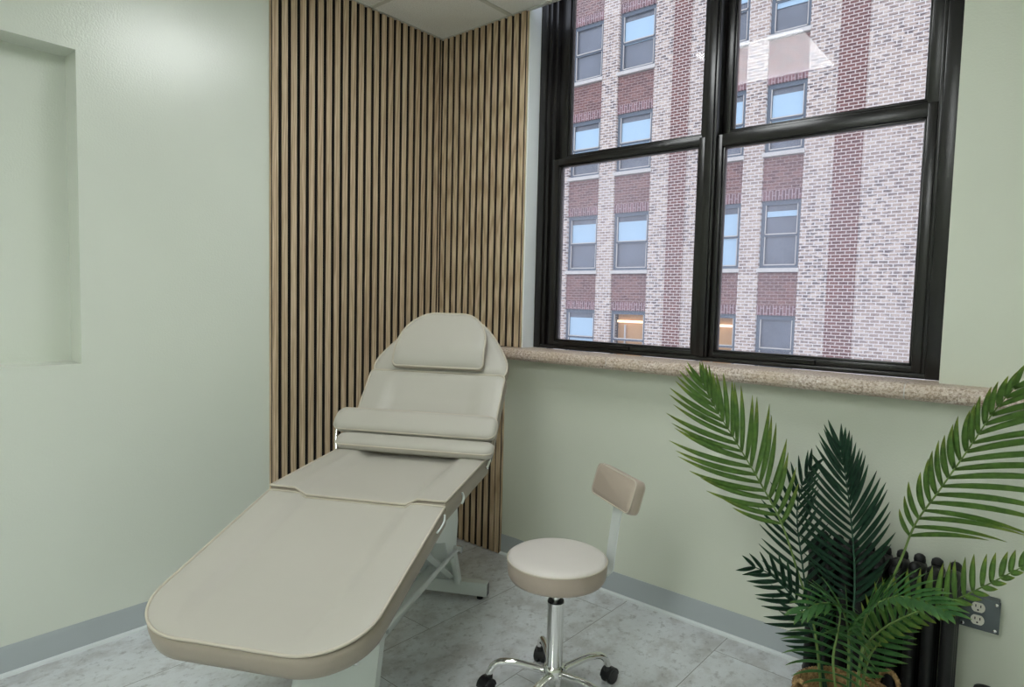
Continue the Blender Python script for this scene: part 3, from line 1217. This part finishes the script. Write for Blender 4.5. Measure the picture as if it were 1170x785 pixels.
def pad_mesh(wx, wy, wz, cr, er):
    """rounded-rectangle pad: thickness along x, width y, height z"""
    b = BM()
    def outline(inset):
        pts = []
        w, h, r = wy/2-inset, wz/2-inset, max(cr-inset, 0.002)
        for (cy, cz, a0) in ((w-r, h-r, 0), (-w+r, h-r, 90), (-w+r, -h+r, 180), (w-r, -h+r, 270)):
            for k in range(7):
                a = R(a0+90*k/6)
                pts.append((cy+r*math.cos(a), cz+r*math.sin(a)))
        return pts
    prof = [(-wx/2-0.003, er*2.2), (-wx/2, er), (-wx/2+er*0.4, er*0.25), (-wx/2+er, 0), (wx/2-er, 0), (wx/2-er*0.4, er*0.25), (wx/2, er), (wx/2+0.001, er*2.2)]
    rings = [[b.verts.new((x, y, z)) for y, z in outline(ins)] for x, ins in prof]
    n = len(rings[0])
    for a, c in zip(rings, rings[1:]):
        for k in range(n):
            b.faces.new((a[k], a[(k+1) % n], c[(k+1) % n], c[k]))
    b.faces.new(rings[0][::-1]); b.faces.new(rings[-1])
    return b, outline


PZ = SZ+0.204
mpad = Matrix.Rotation(BD, 4, 'Z') @ Matrix.Translation((0.191, 0, PZ)) @ Matrix.Rotation(R(16), 4, 'Y') @ Matrix.Translation((0.0175, 0, 0))
b, ol = pad_mesh(0.036, 0.262, 0.110, 0.024, 0.008)
bmesh.ops.transform(b, matrix=mpad, verts=b.verts[:])
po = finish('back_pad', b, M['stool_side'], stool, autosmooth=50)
for x in (-0.0165, 0.0165):
    b = BM()
    tube(b, [mpad @ Vector((x, y, z)) for y, z in ol(0.003)], 0.0022, 6, closed=True)
    finish('piping', b, M['piping'], po, smooth=True)

# ------------------------------------------------------------------ cast iron radiator
RZ = 0.515
rad = tag(empty('radiator', (2.22, -0.125, 0)), 'black cast iron column radiator under window sill behind palm', 'radiator')
secs = [-0.185+0.047*k for k in range(9)]
for i, sx in enumerate(secs):
    b = BM()
    for cy in (-0.055, 0.0, 0.055):
        # oval column
        rings = []
        for z, kx, ky in ((0.060, 0.4, 0.5), (0.072, 0.8, 0.9), (0.09, 1, 1), (RZ-0.055, 1, 1), (RZ-0.03, 0.9, 0.9), (RZ-0.018, 0.5, 0.5)):
            rings.append([b.verts.new((sx+0.0175*kx*math.cos(2*math.pi*k/14), cy+0.022*ky*math.sin(2*math.pi*k/14), z)) for k in range(14)])
        for a, c in zip(rings, rings[1:]):
            for k in range(14):
                b.faces.new((a[k], a[(k+1) % 14], c[(k+1) % 14], c[k]))
        b.faces.new(rings[0][::-1]); b.faces.new(rings[-1])
    # rounded headers top and bottom joining the columns
    for zc, rr in ((RZ-0.030, 0.022), (0.085, 0.022)):
        path = [(sx, -0.075, zc-0.006), (sx, -0.06, zc), (sx, 0, zc+0.004), (sx, 0.06, zc), (sx, 0.075, zc-0.006)]
        tube(b, path, [0.012, 0.020, rr, 0.020, 0.012], 14)
    # rounded crown knob on each section
    lathe(b, [(0.015, RZ-0.018), (0.017, RZ-0.006), (0.015, RZ+0.006), (0.008, RZ+0.012), (0.002, RZ+0.013)], (sx, -0.045, 0), 14)
    lathe(b, [(0.015, RZ-0.018), (0.017, RZ-0.006), (0.015, RZ+0.006), (0.008, RZ+0.012), (0.002, RZ+0.013)], (sx, 0.045, 0), 14)
    if i in (0, len(secs)-1):
        for cy in (-0.055, 0.055):
            lathe(b, [(0.018, 0.0005), (0.014, 0.012), (0.011, 0.04), (0.016, 0.075)], (sx, cy, 0), 14)
    finish('radiator_section', b, M['iron'], rad, autosmooth=50)
b = BM()
tube(b, [(secs[0], 0, RZ-0.045), (secs[-1], 0, RZ-0.045)], 0.016, 14)
finish('connecting_hub', b, M['iron'], rad, autosmooth=50)
b = BM()
tube(b, [(secs[0], 0, 0.085), (secs[-1]+0.02, 0, 0.085)], 0.016, 14)
finish('connecting_hub', b, M['iron'], rad, autosmooth=50)
b = BM()
xx = secs[-1]
tube(b, catmull([(xx+0.018, 0, 0.085), (xx+0.06, 0, 0.085), (xx+0.088, 0, 0.080), (xx+0.096, 0, 0.06), (xx+0.096, 0, 0.001)], 5), 0.013, 14)
lathe(b, [(0.019, 0.07), (0.021, 0.075), (0.021, 0.105), (0.015, 0.11), (0.008, 0.112), (0.006, 0.168)], (xx+0.096, 0, 0), 16)
vo = finish('radiator_valve', b, M['iron'], rad, autosmooth=50)
b = BM()
lathe(b, [(0.006, 0.166), (0.026, 0.168), (0.031, 0.176), (0.028, 0.186), (0.014, 0.190), (0.006, 0.186)], (xx+0.096, 0, 0), 20)
finish('valve_handle', b, M['iron'], vo, autosmooth=50)

# ------------------------------------------------------------------ electrical outlet box
ob = tag(empty('outlet_box', (2.475, 0, 0.375)), 'grey metal surface mounted outlet box on wall beside black radiator', 'outlet')
b = BM()
bbox(b, -0.047, 0.047, -0.044, -0.0006, -0.047, 0.047, 0.004, 3)
bbox(b, -0.050, 0.050, -0.0475, -0.0445, -0.050, 0.050, 0.0015, 2)
bx_ = finish('metal_box', b, M['box_metal'], ob, autosmooth=40)
for sx, sz in ((0.040, 0.040), (-0.040, -0.040), (0.040, -0.040), (-0.040, 0.040)):
    b = BM()
    lathe(b, [(0.0045, -0.0476), (0.0045, -0.0494), (0.002, -0.050)], (sx, 0, sz), 12, axis='y')
    finish('screw', b, M['chrome'], bx_)
for sz in (0.0195, -0.0195):
    b = BM()
    pts = []
    for k in range(32):
        a = 2*math.pi*k/32
        x, z = 0.0172*math.cos(a), 0.0172*math.sin(a)
        z = max(-0.0145, min(0.0145, z))
        pts.append((x-0.004, z+sz))
    prism(b, pts, 'y', -0.0500, -0.0470)
    so_ = finish('socket', b, M['outlet_white'], ob)
    b = BM()
    box(b, -0.0115, -0.0088, -0.0504, -0.0498, sz+0.0005, sz+0.0085)
    box(b, 0.0010, 0.0037, -0.0504, -0.0498, sz+0.0005, sz+0.0085)
    lathe(b, [(0.0026, -0.0498), (0.0026, -0.0504)], (-0.004, 0, sz-0.0075), 10, axis='y')
    finish('socket_slot', b, M['slot'], so_)

# ------------------------------------------------------------------ basket and palm
BX, BY = 2.205, -0.425
basket = tag(empty('woven_basket', (BX, BY, 0)), 'woven seagrass basket with braided handles standing on the grey floor', 'basket')
b = BM()


def brad(z):
    return 0.112+0.030*math.sin(math.pi*min(1, z/0.18)*0.62)


nrow = 22
hgt = 0.175
seg = 56
# coiled rows with a woven relief: outer and inner skin
rings = []
for i in range(nrow*4+1):
    z = 0.002+hgt*i/(nrow*4)
    ring = []
    row = i//4
    for k in range(seg):
        a = 2*math.pi*k/seg
        wv = 0.0022*math.cos(a*seg/4+math.pi*(row % 2))
        bl = 0.0030*abs(math.sin(math.pi*i/4))
        r = brad(z)+bl*(1+0.5*math.cos(a*14+math.pi*(row % 2)))+wv*0.6
        ring.append(b.verts.new((r*math.cos(a), r*math.sin(a), z)))
    rings.append(ring)
for a, c in zip(rings, rings[1:]):
    for k in range(seg):
        b.faces.new((a[k], a[(k+1) % seg], c[(k+1) % seg], c[k]))
b.faces.new(rings[0][::-1])
inner = [[b.verts.new((rr*math.cos(2*math.pi*k/seg), rr*math.sin(2*math.pi*k/seg), z)) for k in range(seg)] for rr, z in ((brad(hgt)-0.007, hgt), (brad(0.09)-0.007, 0.09), (brad(0.02)-0.01, 0.012))]
allr = [rings[-1]]+inner
for a, c in zip(allr, allr[1:]):
    for k in range(seg):
        b.faces.new((a[k], a[(k+1) % seg], c[(k+1) % seg], c[k]))
b.faces.new(inner[-1])
finish('basket_body', b, M['weave'], basket, smooth=True)
# braided rim
b = BM()
for ph in (0, 2*math.pi/3, 4*math.pi/3):
    pts = []
    for k in range(180):
        a = 2*math.pi*k/180
        w_ = a*26+ph
        rr = brad(hgt)-0.002+0.0045*math.cos(w_)
        pts.append((rr*math.cos(a), rr*math.sin(a), hgt+0.002+0.0045*math.sin(w_)))
    tube(b, pts, 0.0035, 6, closed=True)
finish('basket_rim', b, M['weave'], basket, smooth=True)
for ang in (R(52), R(232)):
    b = BM()
    for ph in (0, 2*math.pi/3, 4*math.pi/3):
        pts = []
        for k in range(90):
            t = k/89
            a = math.pi*t
            hx = 0.042*math.cos(a)
            hz = hgt-0.012+0.068*math.sin(a)**0.8 if 0 < t < 1 else hgt-0.012
            w_ = t*34+ph
            pts.append(Matrix.Rotation(ang, 4, 'Z') @ Vector((brad(hgt)-0.004+0.004*math.cos(w_)+0.010*math.sin(a), hx*1.0, hz+0.004*math.sin(w_))))
        tube(b, pts, 0.0040, 6)
    finish('basket_handle', b, M['weave'], basket, smooth=True)

palm = tag(empty('potted_palm', (BX, BY, 0.0)), 'artificial palm with light and dark green fronds standing in woven basket', 'plant')
b = BM()
lathe(b, [(0.085, 0.020), (0.110, 0.09), (0.112, 0.110), (0.105, 0.116), (0.04, 0.122), (0.01, 0.123)], (0, 0, 0), 32)
finish('moss_filler', b, M['soil'], palm, smooth=True)


def frond(pts, start, mat, ll, lr, nleaf, normal, wleaf=0.013, a0=62, a1=22, droop=0.10, curl=0.0, srad=0.0042, twist=0.0, seed=1, endl=0.45, lift=0.12, kr=1.0, curlr=None, endr=None):
    """a palm frond: curved stem through pts, leaflets in pairs from fraction `start` to the tip.
    ll/lr: longest leaflet on the left / right side (side = normal x tangent)."""
    rnd = random.Random(seed)
    P = catmull(pts, 10)
    P = [p-Vector((BX, BY, 0)) for p in P]
    L = [0]
    for a, c in zip(P, P[1:]):
        L.append(L[-1]+(c-a).length)
    T = L[-1]

    def at(s):
        d = s*T
        for i in range(len(L)-1):
            if L[i+1] >= d:
                t = (d-L[i])/max(1e-9, L[i+1]-L[i])
                return P[i].lerp(P[i+1], t), (P[min(i+2, len(P)-1)]-P[max(i-1, 0)]).normalized()
        return P[-1], (P[-1]-P[-2]).normalized()
    nn0 = Vector(normal).normalized()
    bm_ = BM()
    tl = bm_.verts.layers.float.new('leaf_t')
    for i in range(nleaf):
        f = i/(nleaf-1)
        s = start+(0.995-start)*f
        base, tan = at(s)
        for side in (1, -1):
            nrm = Matrix.Rotation(twist*(f-0.5), 4, tan) @ nn0
            nrm = (nrm-tan*nrm.dot(tan)).normalized()
            sd = nrm.cross(tan)*side
            maxl = ll if side == 1 else lr
            # length profile: grows quickly, longest at a third, shortens to the tip
            el = endl if side == 1 or endr is None else endr
            cu = curl if side == 1 or curlr is None else curlr
            prof = (0.62+0.38*math.sin(min(1, f/0.35)*math.pi/2)) * (1 if f < 0.4 else 1-(1-el)*((f-0.4)/0.6)**1.4)
            ln = maxl*prof*rnd.uniform(0.93, 1.05)
            ang = R(a0+(a1-a0)*f**1.3)*(kr if side == -1 else 1.0)+rnd.uniform(-0.05, 0.05)
            d0 = (tan*math.cos(ang)+sd*math.sin(ang)+nrm*(lift+rnd.uniform(-0.06, 0.06))).normalized()
            wl = wleaf*rnd.uniform(0.9, 1.1)*(0.7+0.3*prof)
            ns = 8
            pos = base.copy()
            d = d0.copy()
            prev = None
            for k in range(ns+1):
                t = k/ns
                wk = wl*max(0.04, (math.sin(math.pi*min(1, t*0.92+0.10))**0.65))*(1-0.25*t)/2 if t < 1 else 0.0004
                side_v = nrm.cross(d).normalized()
                fold = nrm*wk*0.45
                a = bm_.verts.new(pos+side_v*wk+fold)
                m2 = bm_.verts.new(pos)
                c = bm_.verts.new(pos-side_v*wk+fold)
                for v in (a, m2, c):
                    v[tl] = t
                if prev:
                    bm_.faces.new((prev[0], prev[1], m2, a))
                    bm_.faces.new((prev[1], prev[2], c, m2))
                prev = (a, m2, c)
                d = (d+Vector((0, 0, -1))*droop*(0.3+t)/ns*2+tan*cu/ns*2).normalized()
                pos = pos+d*ln/ns
    # give the leaflets a real thickness
    geo = bmesh.ops.solidify(bm_, geom=bm_.faces[:], thickness=0.0005)
    o = finish('frond', bm_, mat, palm, smooth=True)
    b2 = BM()
    n = len(P)
    tube(b2, P, [srad*(1-0.72*i/n) for i in range(n)], 8)
    finish('stem', b2, M['stem'] if mat is not M['leaf_dark'] else M['leaf_dark'], o, smooth=True)
    return o


frond([(2.147, -0.43, 0.105), (2.106, -0.42, 0.348), (2.054, -0.42, 0.492), (2.001, -0.43, 0.636), (1.931, -0.45, 0.763), (1.86, -0.48, 0.885), (1.803, -0.51, 0.985), (1.779, -0.54, 1.056)],
      0.53, M['leaf_light'], 0.250, 0.220, 19, (0.3, -1, 0.2), a0=64, a1=18, wleaf=0.0185, droop=-0.10, curl=0.14, seed=3, kr=0.80, endl=0.36)
frond([(2.202, -0.36, 0.105), (2.19, -0.33, 0.289), (2.187, -0.31, 0.403), (2.178, -0.3, 0.533), (2.159, -0.29, 0.661), (2.141, -0.29, 0.766), (2.121, -0.29, 0.863)],
      0.40, M['leaf_dark'], 0.215, 0.185, 21, (0.2, -1, 0.2), a0=70, a1=18, curl=0.16, droop=-0.05, wleaf=0.016, seed=4, kr=0.72)
frond([(2.15, -0.37, 0.105), (2.104, -0.35, 0.239), (2.064, -0.33, 0.355), (2.034, -0.31, 0.483), (2.005, -0.29, 0.617), (2.006, -0.27, 0.709), (2.029, -0.26, 0.777)],
      0.30, M['leaf_dark'], 0.165, 0.140, 19, (0.2, -1, 0.1), a0=62, a1=20, curl=0.10, droop=-0.02, wleaf=0.015, seed=5)
frond([(2.145, -0.40, 0.105), (2.126, -0.40, 0.239), (2.107, -0.42, 0.321), (2.075, -0.45, 0.401), (2.036, -0.48, 0.461), (1.996, -0.51, 0.503), (1.964, -0.54, 0.522)],
      0.30, M['leaf_dark'], 0.145, 0.120, 14, (0.5, -0.8, 0.5), a0=72, a1=30, curl=0.12, droop=0.0, wleaf=0.016, seed=6, kr=0.8)
frond([(2.243, -0.42, 0.105), (2.248, -0.42, 0.308), (2.277, -0.41, 0.468), (2.316, -0.41, 0.61), (2.345, -0.42, 0.718), (2.393, -0.44, 0.819), (2.451, -0.47, 0.943), (2.499, -0.5, 1.049), (2.538, -0.53, 1.119)],
      0.54, M['leaf_light'], 0.135, 0.300, 18, (0.05, -1, 0.15), a0=52, a1=20, curl=0.45, droop=0.12, wleaf=0.0175, seed=7, lift=0.22, kr=0.95, curlr=-0.12, endl=0.55, endr=0.6)
frond([(2.226, -0.45, 0.105), (2.247, -0.47, 0.329), (2.29, -0.5, 0.427), (2.36, -0.52, 0.506), (2.435, -0.54, 0.566), (2.503, -0.56, 0.635), (2.577, -0.58, 0.714)],
      0.36, M['leaf_light'], 0.115, 0.055, 20, (-0.1, -0.9, 0.5), a0=78, a1=34, curl=0.06, droop=-0.08, wleaf=0.018, seed=8, kr=0.8)
frond([(2.208, -0.47, 0.105), (2.191, -0.54, 0.311), (2.204, -0.57, 0.415), (2.214, -0.6, 0.49), (2.21, -0.64, 0.545)],
      0.34, M['leaf_mid'], 0.150, 0.125, 12, (0.1, -1, 0.2), a0=70, a1=46, curl=-0.10, droop=0.50, wleaf=0.013, seed=9, lift=0.3)
frond([(2.230, -0.47, 0.105), (2.255, -0.52, 0.377), (2.263, -0.56, 0.468), (2.295, -0.61, 0.54), (2.349, -0.66, 0.598), (2.408, -0.7, 0.618), (2.454, -0.73, 0.619)],
      0.46, M['leaf_mid'], 0.130, 0.105, 19, (-0.2, -0.5, 1.0), a0=62, a1=26, curl=0.2, droop=0.16, wleaf=0.018, seed=10)
frond([(2.215, -0.46, 0.105), (2.223, -0.52, 0.365), (2.218, -0.56, 0.465), (2.205, -0.61, 0.51), (2.174, -0.66, 0.522), (2.144, -0.7, 0.502)],
      0.52, M['leaf_mid'], 0.105, 0.105, 13, (0.0, -0.5, 1.0), a0=66, a1=26, curl=0.1, droop=0.2, wleaf=0.017, seed=11)
frond([(2.240, -0.44, 0.105), (2.257, -0.46, 0.303), (2.285, -0.46, 0.377), (2.324, -0.46, 0.44), (2.362, -0.46, 0.478)],
      0.42, M['leaf_mid'], 0.095, 0.095, 12, (0.0, -1, 0.6), a0=66, a1=26, curl=0.1, droop=0.1, wleaf=0.015, seed=12)

# ------------------------------------------------------------------ brick building across the street
FY = 17.0
KS = (FY+2.43)/13.43


def fx(x):
    return CAM.x+(x-CAM.x)*KS


def fz(z):
    return CAM.z+(z-CAM.z)*KS


bld = tag(empty('brick_building', (0, FY, 0)), 'tan and red brick office block seen through the window', 'building')
ZB, ZT = fz(-6.0), fz(14.0)
D0 = 0.0      # face of tan piers (local y)
wins = [(-9.6, -8.65), (-8.2, -7.45), (-7.11, -6.20), (-5.76, -4.80), (-3.55, -2.65), (-2.24, -1.45)]
rows = [2.08+2.33*k for k in range(-3, 5)]
edges = [(-14.0, wins[0][0])] + [(wins[i][1], wins[i+1][0]) for i in range(len(wins)-1)] + [(wins[-1][1], 12.0)]
for a, c in edges:
    b = BM()
    box(b, fx(a), fx(c), D0, D0+0.5, ZB, ZT)
    finish('tan_brick_pier', b, M['tan_brick'], bld)
for a, c in ((-4.34, -3.92), (-0.90, -0.41), (2.6, 3.1)):
    b = BM()
    box(b, fx(a), fx(c), D0-0.02, D0-0.0005, ZB, ZT)
    finish('red_brick_stripe', b, M['red_brick'], bld)
for a, c in wins:
    for z in rows:
        b = BM()
        b2 = BM()
        # spandrel below this row's sill down to the head of the row below
        box(b, fx(a), fx(c), D0+0.06, D0+0.4, fz(z-0.96+0.20), fz(z-0.09))
        box(b2, fx(a), fx(c), D0+0.055, D0+0.4, fz(z-0.96), fz(z-0.96+0.20)-0.001)
        finish('plum_brick_spandrel', b, M['span_brick'], bld)
        finish('soldier_course', b2, M['soldier'], bld)

blind_drop = {(2, 3): 0.92, (3, 3): 0.50, (2, 4): 0.05, (3, 4): 0.5, (2, 2): 0.50, (3, 2): 0.0, (4, 3): 0.95, (5, 3): 0.24}
# (column,row) -> fraction covered by the blind, row 3 = the row level with this room
drops = {(2, 5): 0.0, (3, 5): 0.52, (5, 5): 0.6, (4, 5): 0.35,
         (2, 4): 0.62, (3, 4): 0.66, (4, 4): 0.55, (5, 4): 0.60,
         (2, 3): 0.50, (3, 3): 0.48, (4, 3): 1.0, (5, 3): 0.18,
         (2, 2): 0.62, (3, 2): 0.0, (4, 2): 0.0, (5, 2): 0.0}
for ci, (a, c) in enumerate(wins):
    if ci < 2:
        continue
    x0, x1 = fx(a), fx(c)
    for ri, z in enumerate(rows):
        if ri not in (2, 3, 4, 5, 6):
            continue
        z0, z1 = fz(z), fz(z+1.37)
        sb = BM()
        box(sb, x0-0.03, x1+0.03, D0-0.05, D0+0.2, z0-0.115, z0+0.0)
        finish('stone_sill', sb, M['stone_sill'], bld)
        yb = D0+0.12
        fr = BM()
        t = 0.11
        box(fr, x0, x0+t, yb, yb+0.12, z0, z1)
        box(fr, x1-t, x1, yb, yb+0.12, z0, z1)
        box(fr, x0+t, x1-t, yb, yb+0.12, z0, z0+0.09)
        box(fr, x0+t, x1-t, yb, yb+0.12, z1-0.13, z1)
        zm = (z0+z1)/2-0.03
        box(fr, x0+t, x1-t, yb+0.02, yb+0.10, zm-0.03, zm+0.03)
        wf = finish('window_sash', fr, M['sash_grey'], bld)
        xg0, xg1 = x0+t, x1-t
        lit = (ci, ri) in ((3, 2), (4, 2))
        # lighter glazing bead
        bd_ = BM()
        for zz0, zz1 in ((z0+0.09, zm-0.03), (zm+0.03, z1-0.13)):
            box(bd_, xg0, xg0+0.022, yb-0.01, yb+0.03, zz0, zz1)
            box(bd_, xg1-0.022, xg1, yb-0.01, yb+0.03, zz0, zz1)
            box(bd_, xg0, xg1, yb-0.01, yb+0.03, zz0, zz0+0.03)
        finish('glazing_bead', bd_, M['stone_sill'], wf)
        gb = BM()
        if lit:
            box(gb, xg0, xg1, yb+0.30, yb+0.34, z0, z1-0.1)
            finish('lit_room_wall', gb, M['warm_wall'], wf)
            gb = BM()
            box(gb, xg0, xg1, yb+0.22, yb+0.29, z1-0.42, z1-0.34)
            finish('lit_fixture', gb, M['warm_lamp'], wf)
            gb = BM()
            box(gb, xg0+0.30, xg0+0.36, yb+0.20, yb+0.24, z0, z1-0.5)
            finish('shelf_post', gb, M['stone_sill'], wf)
        else:
            box(gb, xg0, xg1, yb+0.085, yb+0.095, z0+0.05, z1-0.1)
            finish('window_pane', gb, M['pane_dark'], wf)
        dr = drops.get((ci, ri), 0.45)
        if dr > 0:
            h_ = (z1-0.13)-(z0+0.09)
            bb = BM()
            zt_ = z1-0.13-h_*0.10
            box(bb, xg0+0.03, xg1-0.03, yb+0.055, yb+0.07, max(z0+0.10, z1-0.13-h_*dr), zt_)
            box(bb, xg0+0.03, xg1-0.03, yb+0.045, yb+0.075, max(z0+0.10, z1-0.13-h_*dr)-0.02, max(z0+0.10, z1-0.13-h_*dr)+0.02)
            finish('roller_blind', bb, M['blind'], wf)
# back closing wall so that nothing shows through the openings
b = BM(); box(b, fx(-14), fx(12), D0+0.52, D0+0.6, ZB, ZT)
finish('rear_wall', b, M['valance'], bld)
# street level between the two buildings
